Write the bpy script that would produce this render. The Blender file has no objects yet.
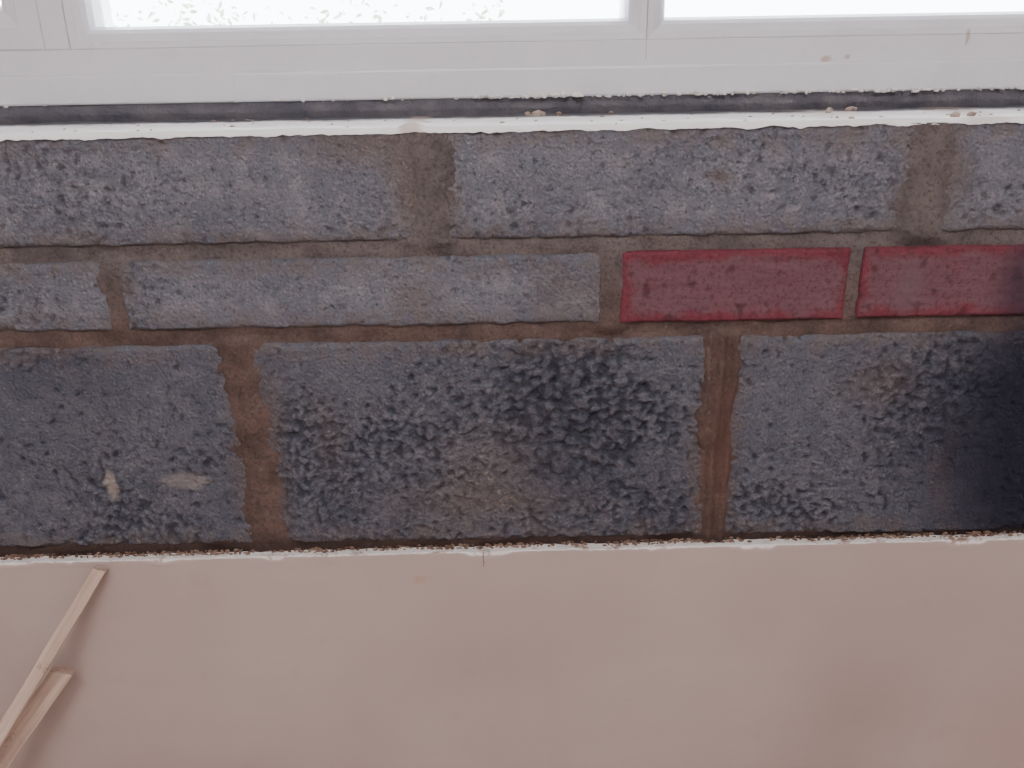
import bpy, bmesh, math, random
from mathutils import Vector, Matrix, noise, Euler
random.seed(7)
S = bpy.context.scene
COL = S.collection

# ------------------------------------------------------------------ helpers
def add(name, verts, faces, mat=None, smooth=False, parent=None):
    me = bpy.data.meshes.new(name)
    me.from_pydata(verts, [], faces)
    me.update()
    ob = bpy.data.objects.new(name, me)
    COL.objects.link(ob)
    if mat: me.materials.append(mat)
    if smooth:
        me.polygons.foreach_set('use_smooth', [True]*len(me.polygons))
    if parent: ob.parent = parent
    return ob

def fattr(ob, name, vals):
    a = ob.data.attributes.new(name, 'FLOAT', 'POINT')
    a.data.foreach_set('value', vals)

def boxes(name, lst, mat, bevel=0.0, parent=None, segs=2):
    V=[];F=[]
    for (x0,x1,y0,y1,z0,z1) in lst:
        b=len(V)
        V+=[(x0,y0,z0),(x1,y0,z0),(x1,y1,z0),(x0,y1,z0),(x0,y0,z1),(x1,y0,z1),(x1,y1,z1),(x0,y1,z1)]
        F+=[tuple(b+i for i in f) for f in [(0,3,2,1),(4,5,6,7),(0,1,5,4),(1,2,6,5),(2,3,7,6),(3,0,4,7)]]
    ob=add(name,V,F,mat,False,parent)
    if bevel:
        m=ob.modifiers.new('bevel','BEVEL'); m.width=bevel; m.segments=segs; m.limit_method='ANGLE'
    return ob

def sm(a,b,x):
    t=max(0.0,min(1.0,(x-a)/(b-a))); return t*t*(3-2*t)

def N(x,y,z): return noise.noise(Vector((x,y,z)))

class NT:
    def __init__(s,name,rough=0.9,spec=0.2):
        s.m=bpy.data.materials.new(name); s.m.use_nodes=True
        s.t=s.m.node_tree; s.n=s.t.nodes; s.b=s.n['Principled BSDF']
        s.b.inputs['Roughness'].default_value=rough
        s.b.inputs['Specular IOR Level'].default_value=spec
        s.tc=s.n.new('ShaderNodeTexCoord'); s.co=s.tc.outputs['Object']
    def L(s,a,b): s.t.links.new(a,b)
    def noise(s,scale,detail=4,rough=.6,co=None,dist=0):
        k=s.n.new('ShaderNodeTexNoise'); k.inputs['Scale'].default_value=scale
        k.inputs['Detail'].default_value=detail; k.inputs['Roughness'].default_value=rough
        k.inputs['Distortion'].default_value=dist
        s.L(co or s.co,k.inputs['Vector']); return k.outputs['Fac']
    def vor(s,scale,feature='F1',co=None):
        k=s.n.new('ShaderNodeTexVoronoi'); k.feature=feature; k.inputs['Scale'].default_value=scale
        s.L(co or s.co,k.inputs['Vector']); return k.outputs['Distance']
    def attr(s,name):
        k=s.n.new('ShaderNodeAttribute'); k.attribute_name=name; return k.outputs['Fac']
    def mr(s,v,a,b,c=0,d=1):
        k=s.n.new('ShaderNodeMapRange'); k.interpolation_type='SMOOTHSTEP'
        s.L(v,k.inputs[0])
        for i,x in zip((1,2,3,4),(a,b,c,d)): k.inputs[i].default_value=x
        return k.outputs[0]
    def math(s,op,a,b=None):
        k=s.n.new('ShaderNodeMath'); k.operation=op
        for i,x in enumerate((a,b)):
            if x is None: continue
            if isinstance(x,(int,float)): k.inputs[i].default_value=x
            else: s.L(x,k.inputs[i])
        return k.outputs[0]
    def mix(s,f,a,b,mode='MIX'):
        k=s.n.new('ShaderNodeMix'); k.data_type='RGBA'; k.blend_type=mode
        if isinstance(f,(int,float)): k.inputs[0].default_value=f
        else: s.L(f,k.inputs[0])
        for i,x in ((6,a),(7,b)):
            if isinstance(x,tuple): k.inputs[i].default_value=(*x,1)
            else: s.L(x,k.inputs[i])
        return k.outputs[2]
    def blob(s,x,z,rx,rz,soft=0.0,warp=.05,wscale=14):
        nz=s.n.new('ShaderNodeTexNoise'); nz.inputs['Scale'].default_value=wscale; nz.inputs['Detail'].default_value=5
        s.L(s.co,nz.inputs['Vector'])
        a=s.n.new('ShaderNodeVectorMath'); a.operation='MULTIPLY_ADD'
        s.L(nz.outputs['Color'],a.inputs[0]); a.inputs[1].default_value=(warp,)*3; s.L(s.co,a.inputs[2])
        b=s.n.new('ShaderNodeVectorMath'); b.operation='SUBTRACT'; s.L(a.outputs[0],b.inputs[0])
        b.inputs[1].default_value=(x+warp*.5,0,z+warp*.5)
        c=s.n.new('ShaderNodeVectorMath'); c.operation='MULTIPLY'; s.L(b.outputs[0],c.inputs[0]); c.inputs[1].default_value=(1/rx,0,1/rz)
        l=s.n.new('ShaderNodeVectorMath'); l.operation='LENGTH'; s.L(c.outputs[0],l.inputs[0])
        return s.mr(l.outputs['Value'],1.0,soft,0,1)
    def sep(s):
        k=s.n.new('ShaderNodeSeparateXYZ'); s.L(s.co,k.inputs[0]); return k.outputs
    def bump(s,h,strength=.5,dist=.002):
        k=s.n.new('ShaderNodeBump'); k.inputs['Strength'].default_value=strength; k.inputs['Distance'].default_value=dist
        s.L(h,k.inputs['Height']); s.L(k.outputs[0],s.b.inputs['Normal'])
    def out(s,c):
        if isinstance(c,tuple): s.b.inputs['Base Color'].default_value=(*c,1)
        else: s.L(c,s.b.inputs['Base Color'])
        return s.m

# ------------------------------------------------------------------ materials
def mat_block():
    k=NT('concrete_block_material',1.0,.08)
    big=k.noise(9,5,.6); mid=k.noise(45,5,.65); fine=k.noise(330,3,.75); sp=k.noise(140,4,.7)
    c=k.mix(k.mr(big,.3,.7),(.148,.156,.192),(.192,.200,.236))
    c=k.mix(k.mr(mid,.4,.75),c,(.265,.263,.290))
    c=k.mix(k.math('MULTIPLY',k.mr(fine,.55,.72),.6),c,(.40,.385,.395))
    c=k.mix(k.math('MULTIPLY',k.mr(sp,.60,.72),.55),c,(.29,.25,.23))
    c=k.mix(k.math('MULTIPLY',k.mr(sp,.44,.30),.75),c,(.052,.052,.070))
    c=k.mix(k.math('MULTIPLY',k.mr(fine,.45,.28),.5),c,(.055,.055,.070))
    c=k.mix(k.math('MULTIPLY',k.attr('cav'),.82),c,(.036,.035,.048))
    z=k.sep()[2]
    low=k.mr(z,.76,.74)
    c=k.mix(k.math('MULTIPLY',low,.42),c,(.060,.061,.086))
    e=k.math('MULTIPLY',k.attr('edge'),k.mr(mid,.36,.6))
    c=k.mix(k.math('MULTIPLY',e,.65),c,(.150,.122,.115))
    for (x,zz,rx,rz,s) in [(-.12,.935,.08,.03,.5),(.19,.91,.018,.016,.7),(-.09,.80,.05,.03,.5),(.05,.80,.06,.04,.4),
                           (-.03,.575,.16,.045,.45),(.36,.70,.06,.04,.45),(-.18,.66,.03,.08,.25),(.44,.60,.02,.09,.5),(.30,.93,.05,.02,.3),
                           (-.02,.62,.10,.07,.35),(-.24,.69,.03,.05,.4),(-.255,.60,.04,.12,.5),(.205,.62,.035,.14,.5),(.380,.90,.05,.08,.7),(-.080,.90,.05,.08,.7)]:
        c=k.mix(k.math('MULTIPLY',k.blob(x,zz,rx,rz),s),c,(.165,.128,.114))
    for (x,zz,rx,rz,s) in [(-.411,.604,.009,.020,.8),(-.335,.608,.034,.011,.40)]:
        c=k.mix(k.math('MULTIPLY',k.blob(x,zz,rx,rz,.5,.014,50),s),c,(.36,.31,.28))
    streak=k.mr(k.noise(55,6,.75,None,1.5),.54,.66)
    c=k.mix(k.math('MULTIPLY',k.math('MULTIPLY',k.blob(-.03,.60,.07,.045,.2),streak),.6),c,(.38,.31,.26))
    for (x,zz,rx,rz,s) in [(.06,.67,.10,.12,.25),(.12,.60,.12,.08,.2),(-.44,.72,.10,.06,.25),(-.52,.80,.05,.04,.2)]:
        c=k.mix(k.math('MULTIPLY',k.blob(x,zz,rx,rz,.15,.09,14),s),c,(.026,.026,.044))
    c=k.mix(k.math('MULTIPLY',k.blob(.62,.63,.30,.26,.45,.10,16),.62),c,(.028,.028,.048))
    c=k.mix(k.math('MULTIPLY',k.blob(.63,.65,.24,.24,.55,.07,22),.92),c,(.024,.024,.040))
    h=k.math('ADD',k.math('MULTIPLY',fine,1.0),k.vor(300)); k.bump(h,1.0,.0016)
    return k.out(c)
def mat_mortar():
    k=NT('mortar_material',1.0,.08)
    mid=k.noise(30,5,.6); fine=k.noise(300,3,.7)
    z=k.sep()[2]
    top=k.mix(k.mr(mid,.3,.7),(.108,.095,.096),(.178,.152,.146))
    bot=k.mix(k.mr(mid,.3,.7),(.090,.062,.056),(.155,.106,.092))
    c=k.mix(k.mr(z,.86,.74),top,bot)
    c=k.mix(k.math('MULTIPLY',k.mr(fine,.5,.35),.5),c,(.05,.042,.046))
    c=k.mix(k.math('MULTIPLY',k.mr(fine,.58,.72),.3),c,(.28,.25,.24))
    c=k.mix(k.math('MULTIPLY',k.blob(-.09,.90,.035,.06),.5),c,(.10,.094,.104))
    c=k.mix(k.math('MULTIPLY',k.blob(.40,.90,.02,.06),.5),c,(.11,.098,.10))
    c=k.mix(k.math('MULTIPLY',k.blob(.215,.64,.03,.15),.5),c,(.13,.065,.052))
    c=k.mix(k.math('MULTIPLY',k.blob(.63,.64,.255,.22,.55,.09,14),.92),c,(.022,.020,.032))
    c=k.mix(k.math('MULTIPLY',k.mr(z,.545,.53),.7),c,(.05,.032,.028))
    k.bump(k.math('ADD',fine,mid),.8,.0016)
    return k.out(c)
def mat_brick():
    k=NT('red_brick_material',.85,.15)
    mid=k.noise(28,5,.65); fine=k.noise(220,3,.7)
    mp=k.n.new('ShaderNodeMapping'); mp.inputs['Scale'].default_value=(6,6,60); k.L(k.co,mp.inputs[0])
    st=k.noise(3,4,.6,mp.outputs[0])
    edge=k.attr('edge')
    red=k.mix(k.mr(mid,.3,.7),(.165,.030,.046),(.205,.050,.068))
    cen=k.mix(k.mr(st,.3,.7),(.150,.072,.090),(.178,.100,.115))
    f=k.math('ADD',k.math('MULTIPLY',edge,.75),k.mr(mid,.50,.68,0,.4))
    k2=k.mix(k.mr(f,.1,1.0),cen,red)
    c=k.mix(k.math('MULTIPLY',k.mr(fine,.52,.33),.5),k2,(.07,.025,.036))
    c=k.mix(k.math('MULTIPLY',k.mr(fine,.58,.75),.3),c,(.28,.16,.17))
    c=k.mix(k.math('MULTIPLY',k.attr('cav'),.55),c,(.06,.025,.032))
    c=k.mix(k.math('MULTIPLY',k.blob(.372,.80,.02,.04,.1,.03),.5),c,(.17,.12,.135))
    c=k.mix(k.math('MULTIPLY',k.blob(.505,.80,.065,.09,.4,.03),.8),c,(.06,.036,.055))
    k.bump(k.math('ADD',fine,st),.8,.0012)
    return k.out(c)
def mat_plaster(name='painted_plaster_material'):
    k=NT(name,.6,.3)
    big=k.noise(3.5,4,.5); mid=k.noise(20,4,.6); fine=k.noise(350,2,.6)
    mp=k.n.new('ShaderNodeMapping'); mp.inputs['Scale'].default_value=(1.2,1,14); k.L(k.co,mp.inputs[0])
    st=k.noise(2.2,4,.5,mp.outputs[0])
    c=k.mix(k.mr(big,.3,.7),(.475,.378,.348),(.545,.445,.412))
    c=k.mix(k.mr(st,.35,.75,0,.5),c,(.49,.395,.365))
    c=k.mix(k.math('MULTIPLY',k.mr(mid,.62,.8),.3),c,(.40,.31,.28))
    c=k.mix(k.math('MULTIPLY',k.blob(-.10,.495,.014,.007,.2,.02,40),.5),c,(.5,.30,.2))
    c=k.mix(k.math('MULTIPLY',k.blob(.36,.30,.13,.22,.0,.1,5),.4),c,(.37,.285,.255))
    c=k.mix(k.math('MULTIPLY',k.blob(.56,.25,.12,.14,.0,.1,5),.40),c,(.48,.31,.28))
    n=k.noise(40,5,.7)
    c=k.mix(k.mr(k.attr('edge'),.3,.8),c,k.mix(k.mr(n,.52,.66),(.86,.84,.83),(.40,.27,.22)))
    k.bump(k.math('ADD',k.math('MULTIPLY',fine,.25),mid),.25,.0015)
    return k.out(c)
def mat_simple(name,c1,c2,scale=20,rough=.6,spec=.3,bump=0.0,bd=.001):
    k=NT(name,rough,spec)
    n=k.noise(scale,5,.6)
    if bump: k.bump(k.noise(scale*6,4,.6),bump,bd)
    return k.out(k.mix(k.mr(n,.3,.7),c1,c2))
def mat_upvc():
    k=NT('white_upvc_material',.35,.45)
    n=k.noise(7,5,.6); d=k.noise(60,6,.7)
    c=k.mix(k.mr(n,.3,.7),(.69,.69,.745),(.75,.75,.795))
    c=k.mix(k.math('MULTIPLY',k.mr(d,.60,.74),.35),c,(.56,.52,.51))
    for (x,z,rx,rz) in [(.305,.9985,.007,.004),(.325,1.0,.004,.003),(.437,1.016,.003,.010)]:
        c=k.mix(k.math('MULTIPLY',k.blob(x,z,rx,rz,.4,.006,90),.7),c,(.45,.31,.24))
    return k.out(c)
def mat_ledge():
    k=NT('ledge_residue_material',.8,.2)
    n=k.noise(22,6,.65); y=k.sep()[1]
    c=k.mix(k.mr(n,.3,.6),(.88,.87,.87),(.94,.93,.93))
    c=k.mix(k.math('MULTIPLY',k.mr(n,.64,.74),.4),c,(.45,.37,.32))
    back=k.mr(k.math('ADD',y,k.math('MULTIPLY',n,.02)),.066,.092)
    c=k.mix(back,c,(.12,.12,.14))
    for (x,rx,s) in [(-.083,.014,.6),(.30,.05,.2),(.42,.03,.35)]:
        c=k.mix(k.math('MULTIPLY',k.blob(x,.953,rx,.5,.3,.02,30),s),c,(.50,.40,.34))
    k.bump(k.noise(120,4,.6),.4,.0015)
    return k.out(c)
def mat_wood():
    k=NT('raw_wood_material',.7,.25)
    co=k.tc.outputs['Object']
    mp=k.n.new('ShaderNodeMapping'); mp.inputs['Scale'].default_value=(60,60,3); k.L(co,mp.inputs[0])
    g=k.noise(2.5,5,.6,mp.outputs[0]); d=k.noise(30,5,.7)
    c=k.mix(k.mr(g,.3,.7),(.46,.325,.26),(.66,.51,.42))
    c=k.mix(k.math('MULTIPLY',k.mr(d,.56,.68),.65),c,(.22,.13,.105))
    k.bump(g,.4,.001)
    return k.out(c)
def mat_glass():
    m=bpy.data.materials.new('window_glass_material'); m.use_nodes=True
    t=m.node_tree; n=t.nodes; n.clear()
    o=n.new('ShaderNodeOutputMaterial'); mx=n.new('ShaderNodeMixShader')
    tr=n.new('ShaderNodeBsdfTransparent'); gl=n.new('ShaderNodeBsdfGlossy'); gl.inputs['Roughness'].default_value=.02
    fr=n.new('ShaderNodeFresnel'); fr.inputs['IOR'].default_value=1.25
    t.links.new(fr.outputs[0],mx.inputs[0]); t.links.new(tr.outputs[0],mx.inputs[1]); t.links.new(gl.outputs[0],mx.inputs[2])
    t.links.new(mx.outputs[0],o.inputs[0]); return m

M_BLOCK=mat_block(); M_MORT=mat_mortar(); M_BRICK=mat_brick(); M_PLAS=mat_plaster()
M_UPVC=mat_upvc(); M_LEDGE=mat_ledge(); M_WOOD=mat_wood(); M_GLASS=mat_glass()
M_WALL=mat_simple('wall_paint_material',(.60,.55,.53),(.65,.60,.58),4,.8,.2)
M_CEIL=mat_simple('ceiling_paint_material',(.78,.78,.78),(.82,.82,.82),4,.9,.1)
M_FLOOR=mat_simple('floor_board_material',(.36,.25,.21),(.46,.34,.28),6,.6,.3,.2)
M_DPC=mat_simple('damp_proof_material',(.085,.085,.105),(.16,.15,.165),30,.7,.3,.6,.003)
M_WHITE=mat_simple('gypsum_crumb_material',(.70,.66,.62),(.85,.83,.81),60,.9,.1,.4)
M_BROWN=mat_simple('mortar_crumb_material',(.16,.09,.07),(.34,.23,.18),60,.95,.1,.4)
M_GREYB=mat_simple('ledge_crumb_material',(.28,.20,.16),(.50,.42,.37),60,.95,.1,.4)
M_GREY=mat_simple('frame_seam_material',(.40,.38,.38),(.5,.48,.48),60,.6,.2)
M_LEAF=mat_simple('leaf_material',(.24,.36,.20),(.50,.60,.44),9,.5,.4)
M_STEM=mat_simple('stem_material',(.45,.42,.40),(.55,.52,.48),20,.9,.1)
M_GROUND=mat_simple('paving_material',(.45,.44,.42),(.6,.58,.55),3,.9,.1)

# ------------------------------------------------------------------ dimensions (metres)
Z_LEDGE=.950; R1B=.8508; R2T=.8369; R2B=.7691; R3T=.7540; R3B=.5325
HALF=1.2; WALLX=1.95; ZT=2.06; PY=-.012

# ------------------------------------------------------------------ room shell
boxes('wall_front',[(-WALLX,-HALF,PY,.25,0,2.4)],M_WALL)
boxes('wall_front',[(HALF,WALLX,PY,.25,0,2.4)],M_WALL)
boxes('wall_front',[(-HALF,HALF,PY,.25,ZT+.06,2.4)],M_WALL)
wf=boxes('wall_front',[(-HALF,HALF,.1005,.25,0,.945),(-HALF,HALF,.165,.27,.93,.966)],M_WALL)
boxes('wall_front',[(-HALF,HALF,.002,.1,0,.515)],M_WALL)
boxes('wall_left',[(-WALLX-.1,-WALLX,-3.6,.25,0,2.4)],M_WALL)
boxes('wall_right',[(WALLX,WALLX+.1,-3.6,.25,0,2.4)],M_WALL)
boxes('wall_back',[(-WALLX-.1,WALLX+.1,-3.7,-3.6,0,2.4)],M_WALL)
boxes('floor',[(-WALLX-.1,WALLX+.1,-3.7,.25,-.05,0)],M_FLOOR)
boxes('ceiling',[(-WALLX-.1,WALLX+.1,-3.7,.25,2.4,2.45)],M_CEIL)
boxes('garden_paving',[(-14,14,.26,30,-.25,-.15)],M_GROUND)

# ------------------------------------------------------------------ masonry units
UNITS=[]
def unit(name,x0,x1,z0,z1,mat,kind='block',seed=0,step=.0016,yoff=0.0,rough=1.0):
    UNITS.append((x0,x1,z0,z1))
    vis = x1>-.72 and x0<.72
    if not vis: step=.006
    nx=max(4,int((x1-x0)/step)); nz=max(4,int((z1-z0)/step))
    cs=1.0 if rough>1 else .72
    V=[];cav=[];edge=[]
    for j in range(nz+1):
        z=z0+(z1-z0)*j/nz
        for i in range(nx+1):
            x=x0+(x1-x0)*i/nx
            d=min(x-x0,x1-x,z-z0,z1-z)
            h=0.0; c=0.0
            if kind=='block':
                r=max(.003,.0060+.006*N(x*55+seed,3,z*55))
                op=N(x*8+2,seed,z*8+7)+.5*N(x*22,seed,z*22)
                cen=0
                if z<.76 and -.26<x<.205:
                    cen=math.exp(-((x-.065)/.10)**2-((z-.68)/.09)**2)
                    op+=.55*cen
                op=sm(-.6,.85,op)
                if rough<1: op*=.75
                wx=x+.002*N(x*160,1,z*160); wz=z+.002*N(x*160,8,z*160)
                f1=noise.voronoi(Vector((wx*190,seed*1.3,wz*190)))[0][0]
                n3=N(x*150,seed*2,z*150+3); n4=N(x*300,seed,z*300)
                h=N(x*12,seed,z*12)*.0010+(.0005+.0017*op)*rough*f1*f1*1.5+.0006*n3+.0005*n4
                g=sm(.38,.72,f1)
                if cen>.08:
                    m=sm(.12,.6,cen+.35*N(x*40,3,z*40))
                    f2=noise.voronoi(Vector((wx*112,5.1,wz*112)))[0][0]
                    g=g*(1-m)+1.05*sm(.40,.68,f2)*m
                    h=h*(1-.6*m)+m*.0062*f2*f2
                p=sm(.30,.58,n3*.75+.3*op)
                h+=p*.0016*rough
                c=min(1,g*(.08+.75*op)+.85*p)*cs
            else:
                r=.0035+.0015*N(x*50,2,z*50)
                h=N(x*20,seed,z*20)*.0006+N(x*150,seed,z*150)*.0005
                p=sm(.34,.55,N(x*90,seed,z*90)); h+=p*.0009; c=p
                h+=.0005*sm(.006,.013,d)
            if d<r:
                q=(r-d)/r; h+=r*.85*(1-math.sqrt(max(0,1-q*q)))
                c=max(c,.5*q*q)
            V.append((x,yoff+h,z)); cav.append(c)
            edge.append(1-sm(.002,.028 if kind=='block' else .018,d+ .009*N(x*50,1,z*50)))
    F=[]
    W=nx+1
    for j in range(nz):
        for i in range(nx):
            a=j*W+i; F.append((a,a+1,a+1+W,a+W))
    loop=[i for i in range(W)]+[j*W+nx for j in range(1,nz+1)]+[nz*W+i for i in range(nx-1,-1,-1)]+[j*W for j in range(nz-1,0,-1)]
    b=len(V)
    for q in loop:
        v=V[q]; V.append((v[0],.100,v[2])); cav.append(0); edge.append(0)
    n=len(loop)
    for q in range(n):
        F.append((loop[(q+1)%n],loop[q],b+q,b+(q+1)%n))
    F.append(tuple(b+q for q in range(n-1,-1,-1)))
    ob=add(name,V,F,mat,True)
    fattr(ob,'cav',cav); fattr(ob,'edge',edge)
    return ob

J=.006
def course(cents,z0,z1,seed,rough=1.0):
    for i in range(len(cents)-1):
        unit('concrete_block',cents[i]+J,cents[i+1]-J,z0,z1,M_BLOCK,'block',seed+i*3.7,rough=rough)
course([-1.2,-.973,-.523,-.0728,.377,.827,1.2],R1B,Z_LEDGE,1.0,.8)
course([-1.2,-.820,-.3697,.0931],R2B,R2T,31.0,.7)
course([.760,1.2],R2B,R2T,41.0,.7)
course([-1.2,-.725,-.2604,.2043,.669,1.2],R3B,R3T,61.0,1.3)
unit('red_brick',.1025,.3150,R2B,R2T+.001,M_BRICK,'brick',5.0,yoff=-.001)
unit('red_brick',.3265,.5390,R2B+.001,R2T+.001,M_BRICK,'brick',9.0,yoff=-.001)
unit('red_brick',.5490,.7540,R2B+.001,R2T+.001,M_BRICK,'brick',12.0,yoff=-.001)

# ------------------------------------------------------------------ mortar bed with trowelled joints
joints=[(-.0728,R1B-.004,Z_LEDGE,.040,-.0010),(.377,R1B-.004,Z_LEDGE,.046,-.0014),(-.523,R1B,Z_LEDGE,.03,-.001),(.827,R1B,Z_LEDGE,.03,-.001),
        (-.3697,R2B,R2T,.014,.001),(.0931,R2B-.006,R2T+.006,.016,-.001),(.3203,R2B,R2T,.010,.001),(.544,R2B,R2T,.010,.001),(-.82,R2B,R2T,.02,0),(.757,R2B,R2T,.02,0),
        (-.2590,R3B-.01,R3T,.036,-.0016),(.2050,R3B-.01,R3T,.028,-.0020),(-.725,R3B,R3T,.03,-.001),(.669,R3B,R3T,.03,-.001)]
def mortar():
    step=.0022; x0,x1,z0,z1=-HALF,HALF,.517,Z_LEDGE-.0015
    nx=int((x1-x0)/step); nz=int((z1-z0)/step); V=[];F=[]
    for j in range(nz+1):
        z=z0+(z1-z0)*j/nz
        us=[u for u in UNITS if u[2]<z<u[3]]
        for i in range(nx+1):
            x=x0+(x1-x0)*i/nx
            y=.0042+.0030*N(x*25,0,z*60)+.0010*N(x*140,4,z*140)
            ff=0
            for (xc,a,b,w,yb) in joints:
                if abs(x-xc)<.06 and a-.01<z<b+.01:
                    e=w/2*(1+.45*N(x*8+xc*31,7,z*32)+.25*N(xc*5+(1 if x>xc else 0)*9,z*110,2))
                    f=1-sm(e*.5,e+.012,abs(x-xc+.009*N(xc*9,3,z*17)))
                    f*=sm(a-.010,a+.003,z)*(1-sm(b-.001,b+.009,z))
                    bul=yb+.0024*N(x*60,1,z*30)+.0016*N(x*170,2,z*170)
                    if xc==.2050: bul+=.0025*math.sin((x-xc)*430+1.5*N(2,3,z*9))
                    y=y*(1-f)+bul*f; ff=max(ff,f)
            for u in us:
                if u[0]<x<u[1]:
                    d=min(x-u[0],u[1]-x,z-u[2],u[3]-z)
                    if d>.005: y+= .012*sm(.005,.010,d)*(1-sm(.0,.35,ff))
            V.append((x,y,z))
    W=nx+1
    for j in range(nz):
        for i in range(nx):
            a=j*W+i; F.append((a,a+1,a+1+W,a+W))
    return add('mortar_joints',V,F,M_MORT,True,wf)
mortar()

# ------------------------------------------------------------------ ledge skim on top of the blocks
def ledge():
    nx=1000; ny=30; V=[];F=[]
    for j in range(ny+1):
        t=j/ny
        for i in range(nx+1):
            x=-HALF+2*HALF*i/nx
            front=-.0015+.0008*N(x*30,0,0)+.0007*N(x*120,5,0)
            y=front+(.099-front)*t
            z=Z_LEDGE+.0022+.0008*N(x*25,y*40,2)+.0005*N(x*120,y*120,5)
            lump=math.exp(-((x+.083)/.010)**2-((y-.006)/.02)**2)*.004
            if j==0:
                z=Z_LEDGE-.0030+.0022*N(x*45,9,0)+.0012*N(x*150,3,0)-.8*lump; y+=.0003
            V.append((x,y,z+lump))
    W=nx+1
    for j in range(ny):
        for i in range(nx):
            a=j*W+i; F.append((a,a+1,a+1+W,a+W))
    return add('ledge_mortar_skim',V,F,M_LEDGE,True,wf)
ledge()

# ------------------------------------------------------------------ plaster panel (proud of the blocks, broken upper edge)
def ptop(x):
    return .5265+.0075*x+.0010*N(x*14,0,0)+.0006*N(x*60,3,0)
def plaster():
    nx=1200; zs=[0,.1,.2,.3,.4,.45,.48,.50,.51,.515]
    V=[];F=[];E=[]
    def top(x):
        return ptop(x)+.0005*N(x*190,6,0)
    rows=[]
    for zf in zs: rows.append(('f',zf))
    rows+= [('t',-.0035),('t',-.0010),('e',.0),('e',.35),('e',.7),('e',1.0)]
    for kind,q in rows:
        for i in range(nx+1):
            x=-HALF+2*HALF*i/nx; T=top(x)
            c=sm(.0,.45,N(x*18,8,0)+.5*N(x*70,4,0))
            if kind=='f':
                V.append((x,PY+.0006*N(x*4,0,q*5),q)); E.append(0)
            elif kind=='t':
                V.append((x,PY+(.001*c if q>-.002 else 0),T+q*(1+1.2*c))); E.append(.35+.6*c if q>-.002 else 0)
            else:
                V.append((x,PY+.001+.012*q,T+.0010*N(x*90,q*3,1)-.001*q)); E.append(1)
    W=nx+1
    for j in range(len(rows)-1):
        for i in range(nx):
            a=j*W+i; F.append((a,a+1,a+1+W,a+W))
    ob=add('plaster_panel',V,F,M_PLAS,False,wf); fattr(ob,'edge',E)
plaster()
def crack():
    V=[];F=[]
    pts=[(-.033+.0015*N(i*1.3,2,2),.527-i*.0026) for i in range(8)]
    for (px,pz) in pts:
        V+=[(px-.0005,PY-.0007,pz),(px+.0005,PY-.0007,pz)]
    for i in range(7): F.append((2*i,2*i+1,2*i+3,2*i+2))
    add('plaster_crack',V,F,M_BROWN,False,wf)
crack()

# ------------------------------------------------------------------ crumbs
def crumbs(name,mat,spots,parent=None):
    V=[];F=[]
    for (x,y,z,r,sq) in spots:
        bm=bmesh.new(); bmesh.ops.create_icosphere(bm,subdivisions=1,radius=r)
        b=len(V); s=random.random()*100
        sc=(random.uniform(.8,1.6),random.uniform(.7,1.1),random.uniform(.5,.9)*sq)
        for v in bm.verts:
            k=1+.45*N(v.co.x/r+s,v.co.y/r,v.co.z/r)
            V.append((x+v.co.x*k*sc[0],y+v.co.y*k*sc[1],z+v.co.z*k*sc[2]))
        for f in bm.faces: F.append(tuple(b+v.index for v in f.verts))
        bm.free()
    return add(name,V,F,mat,False,parent)
sp=[]
for i in range(2200):
    x=random.uniform(-1.15,1.15)
    if N(x*9,1,1)<-.1 and random.random()<.6: continue
    r=random.uniform(.0006,.0020)
    sp.append((x,random.uniform(-.0055,.003),ptop(x)+r*.3,r,1))
crumbs('mortar_rubble',M_BROWN,sp,wf)
sp=[]
for i in range(500):
    x=random.uniform(-1.1,1.1); r=random.uniform(.0005,.0016)
    sp.append((x,random.uniform(-.012,-.006),ptop(x)+r*.3,r,1))
crumbs('gypsum_rubble',M_WHITE,sp,wf)
sp=[]
for i in range(420):
    x=random.uniform(-.05,1.1) if random.random()<.85 else random.uniform(-1.1,1.1)
    r=random.uniform(.0008,.0024)
    sp.append((x,.094+random.uniform(-.002,.001),.968+abs(random.gauss(0,.0012)),r,1))
for (x,r) in [(.03,.004),(.055,.0035),(.068,.004),(.045,.003),(-.09,.003)]:
    sp.append((x,.093,.970,r,1.2))
crumbs('plaster_splashes',M_WHITE,sp,wf)
sp=[]
for i in range(160):
    x=random.uniform(-1.1,1.1); r=random.uniform(.0006,.002)
    sp.append((x,random.uniform(.0,.09),Z_LEDGE+.0022,r,1))
for (x,y,r) in [(.02,.088,.004),(.03,.085,.005),(.30,.06,.004),(.41,.012,.004),(.395,.01,.004),(.05,.09,.004),(.10,.09,.003),(.33,.085,.004),(.31,.088,.003)]:
    sp.append((x,y,Z_LEDGE+.003,r,1.1))
crumbs('ledge_rubble',M_GREYB,sp,wf)

# ------------------------------------------------------------------ damp-proof strip under window
def dpc():
    nx=600; V=[];F=[]
    for j in range(7):
        z=Z_LEDGE+.001+(.0185)*j/6
        for i in range(nx+1):
            x=-HALF+2*HALF*i/nx
            V.append((x,.0975+.0012*N(x*30,0,z*200)-.0015*(1 if j in(2,3) else 0),z))
    W=nx+1
    for j in range(6):
        for i in range(nx):
            a=j*W+i; F.append((a,a+1,a+1+W,a+W))
    add('damp_proof_strip',V,F,M_DPC,True,wf)
dpc()

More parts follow.
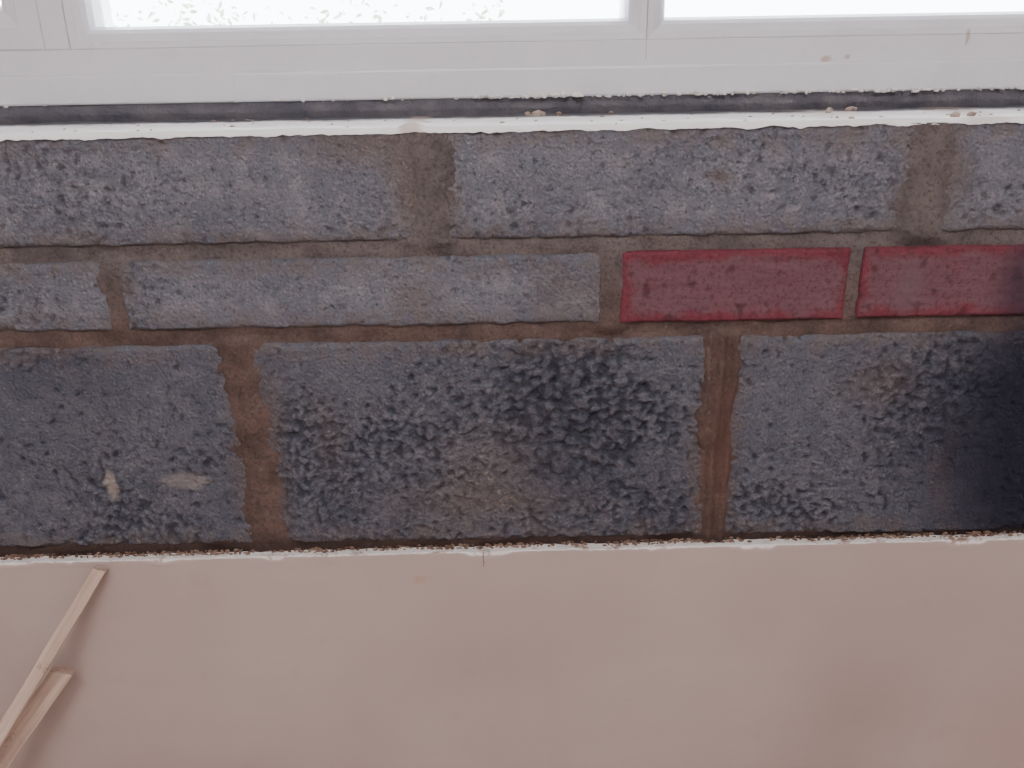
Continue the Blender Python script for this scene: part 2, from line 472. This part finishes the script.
# ------------------------------------------------------------------ window
win=bpy.data.objects.new('window_1',None); COL.objects.link(win)
boxes('sill_rail',[(-HALF,HALF,.095,.165,.968,.9955)],M_UPVC,.0022,win)
boxes('inner_rail',[(-HALF+.03,HALF-.03,.0975,.160,.994,1.0185)],M_UPVC,.0012,win)
boxes('outer_frame',[(-HALF,-HALF+.045,.095,.165,.9955,ZT+.06),(HALF-.045,HALF,.095,.165,.9955,ZT+.06),(-HALF+.045,HALF-.045,.095,.165,ZT,ZT+.06)],M_UPVC,.002,win)
def sash(name,x0,x1,z0,z1,prof):
    V=[];F=[]
    for (o,y) in prof:
        V+=[(x0+o,y,z0+o),(x1-o,y,z0+o),(x1-o,y,z1-o),(x0+o,y,z1-o)]
    for k in range(len(prof)-1):
        for i in range(4):
            a=k*4+i; b=k*4+(i+1)%4
            F.append((a,b,b+4,a+4))
    return add(name,V,F,M_UPVC,False,win)
prof=[(0,.160),(0,.0978),(.0006,.0975),(.006,.0985),(.0075,.1000),(.013,.1030),(.0165,.1080),(.019,.1170),(.019,.160)]
for i,(a,b) in enumerate([(-.412,.133),(.133,.680),(.680,1.155)]):
    sash('sash_%d'%(i+2),a+.0003,b-.0003,1.0185,ZT,prof)
    boxes('glass_%d'%(i+2),[(a+.015,b-.015,.135,.139,1.033,ZT-.015)],M_GLASS,0,win)
prof2=[(0,.160),(0,.0975),(.001,.0965),(.020,.0965),(.022,.099),(.034,.1020),(.038,.1090),(.040,.1170),(.040,.160)]
sash('sash_1',-1.155,-.436,1.0185,ZT,prof2)
boxes('sash_post',[(-.436,-.4125,.0978,.160,1.0185,ZT)],M_UPVC,.001,win)
boxes('glass_1',[(-1.12,-.47,.135,.139,1.05,ZT-.03)],M_GLASS,0,win)
boxes('weld_seams',[(.1327,.1333,.0972,.0980,1.001,1.0185),(.680-.0003,.680+.0003,.0972,.0980,1.001,1.0185)],M_GREY,0,win)

# ------------------------------------------------------------------ wooden laths leaning on the wall
def lath(name,top,foot,w,th,seed,taper=.5):
    top=Vector(top); foot=Vector(foot); d=(top-foot); Ln=d.length; d.normalize()
    side=d.cross(Vector((0,-1,0))).normalized(); up=side.cross(d).normalized()
    V=[];F=[]; n=60
    for i in range(n+1):
        t=i/n; ww=w/2*(1+.08*N(t*12,seed,0)); hh=th/2*(1+.08*N(t*9,seed,4))
        bow=.0025*math.sin(t*3.1)+.0006*N(t*25,seed,9)
        for k,(sx,sy) in enumerate(((-1,-1),(1,-1),(1,1),(-1,1))):
            l=t*Ln
            if i==n: l-= (1-sx)*.5*w*taper - .004*N(k*3.3,seed,1)
            V.append((sx*ww+bow,sy*hh,l))
    for i in range(n):
        for k in range(4):
            a=i*4+k; b=i*4+(k+1)%4; F.append((a,b,b+4,a+4))
    F.append((3,2,1,0)); e=n*4; F.append((e,e+1,e+2,e+3))
    R=Matrix((side,up,d)).transposed()
    ob=add(name,V,F,M_WOOD); ob.matrix_world=Matrix.Translation(foot)@R.to_4x4()
    m=ob.modifiers.new('b','BEVEL'); m.width=.0008; m.segments=2; m.limit_method='ANGLE'
    return ob
lath('wooden_lath',(-.428,-.020,.520),(-.782,-.25,.004),.013,.010,1,.15)
lath('wooden_lath',(-.485,-.030,.401),(-.806,-.21,.007),.022,.017,5,.3)

# ------------------------------------------------------------------ shrub outside
def shrub():
    root=bpy.data.objects.new('garden_shrub',None); COL.objects.link(root)
    V=[];F=[]
    for i in range(5200):
        x=random.uniform(-1.9,.0)
        z=random.uniform(.2,1.14+.05*math.sin(x*9)); y=3.0+random.uniform(-.4,.4)
        if N(x*5,y*5,z*5)<-.05: continue
        R=Euler((random.uniform(0,6),random.uniform(0,6),random.uniform(0,6))).to_matrix()
        s=random.uniform(.006,.014); b=len(V)
        for p in [(0,-1.4,0),(.55,-.4,.12),(.5,.5,.1),(0,1.5,-.15),(-.5,.5,.1),(-.55,-.4,.12)]:
            q=R@(Vector(p)*s); V.append((x+q.x,y+q.y,z+q.z))
        F+= [(b,b+1,b+2,b+3),(b,b+3,b+4,b+5)]
    add('leaves',V,F,M_LEAF,False,root)
    V=[];F=[]
    for i in range(16):
        x=random.uniform(-1.7,-.2); y=3.0+random.uniform(-.2,.2)
        p0=Vector((-.9+(x+.9)*.4,3.0,-.15)); p1=Vector((x,y,1.0))
        b=len(V)
        for t in range(6):
            p=p0.lerp(p1,t/5)+Vector((.04*math.sin(t*2+i),.03*math.cos(t+i),0)); r=.008*(1-t/6)
            for a in range(5): V.append((p.x+r*math.cos(a*1.257),p.y+r*math.sin(a*1.257),p.z))
        for t in range(5):
            for a in range(5):
                F.append((b+t*5+a,b+t*5+(a+1)%5,b+t*5+5+(a+1)%5,b+t*5+5+a))
    add('stems',V,F,M_STEM,True,root)
shrub()

# ------------------------------------------------------------------ light
w=bpy.data.worlds.new('World'); S.world=w; w.use_nodes=True
bg=w.node_tree.nodes['Background']; bg.inputs[0].default_value=(.86,.92,1,1); bg.inputs[1].default_value=13
def area(name,loc,rot,sx,sy,p,col):
    l=bpy.data.lights.new(name,'AREA'); l.shape='RECTANGLE'; l.size=sx; l.size_y=sy; l.energy=p; l.color=col
    o=bpy.data.objects.new(name,l); COL.objects.link(o); o.location=loc; o.rotation_euler=rot; return o
fix=boxes('added_fill_fixture',[(-.62,.62,-1.95,-1.45,2.36,2.398)],M_CEIL,.01)  # added casing for the fill light, out of view
lo=area('added_fill_light',(0,-1.7,2.355),(0,0,0),1.15,.45,44,(1,.95,.94)); lo.parent=fix  # fill light added overhead behind the camera to brighten the interior
sl=bpy.data.lights.new('sun','SUN'); sl.energy=15; sl.angle=math.radians(8); sl.color=(1,.98,.95)
so=bpy.data.objects.new('sun',sl); COL.objects.link(so)
so.rotation_euler=Vector((-.10,-.50,-.86)).to_track_quat('-Z','Y').to_euler(); so.location=(1,6,8)
# ------------------------------------------------------------------ camera
cd=bpy.data.cameras.new('camera'); cd.sensor_width=36; cd.lens=31.64; cd.clip_start=.02
co=bpy.data.objects.new('camera',cd); COL.objects.link(co)
R=Matrix.Rotation(math.radians(68),4,'X')@Matrix.Rotation(math.radians(-1.0),4,'Z')
co.matrix_world=Matrix.Translation((0,-.813,1.0372))@R
S.camera=co
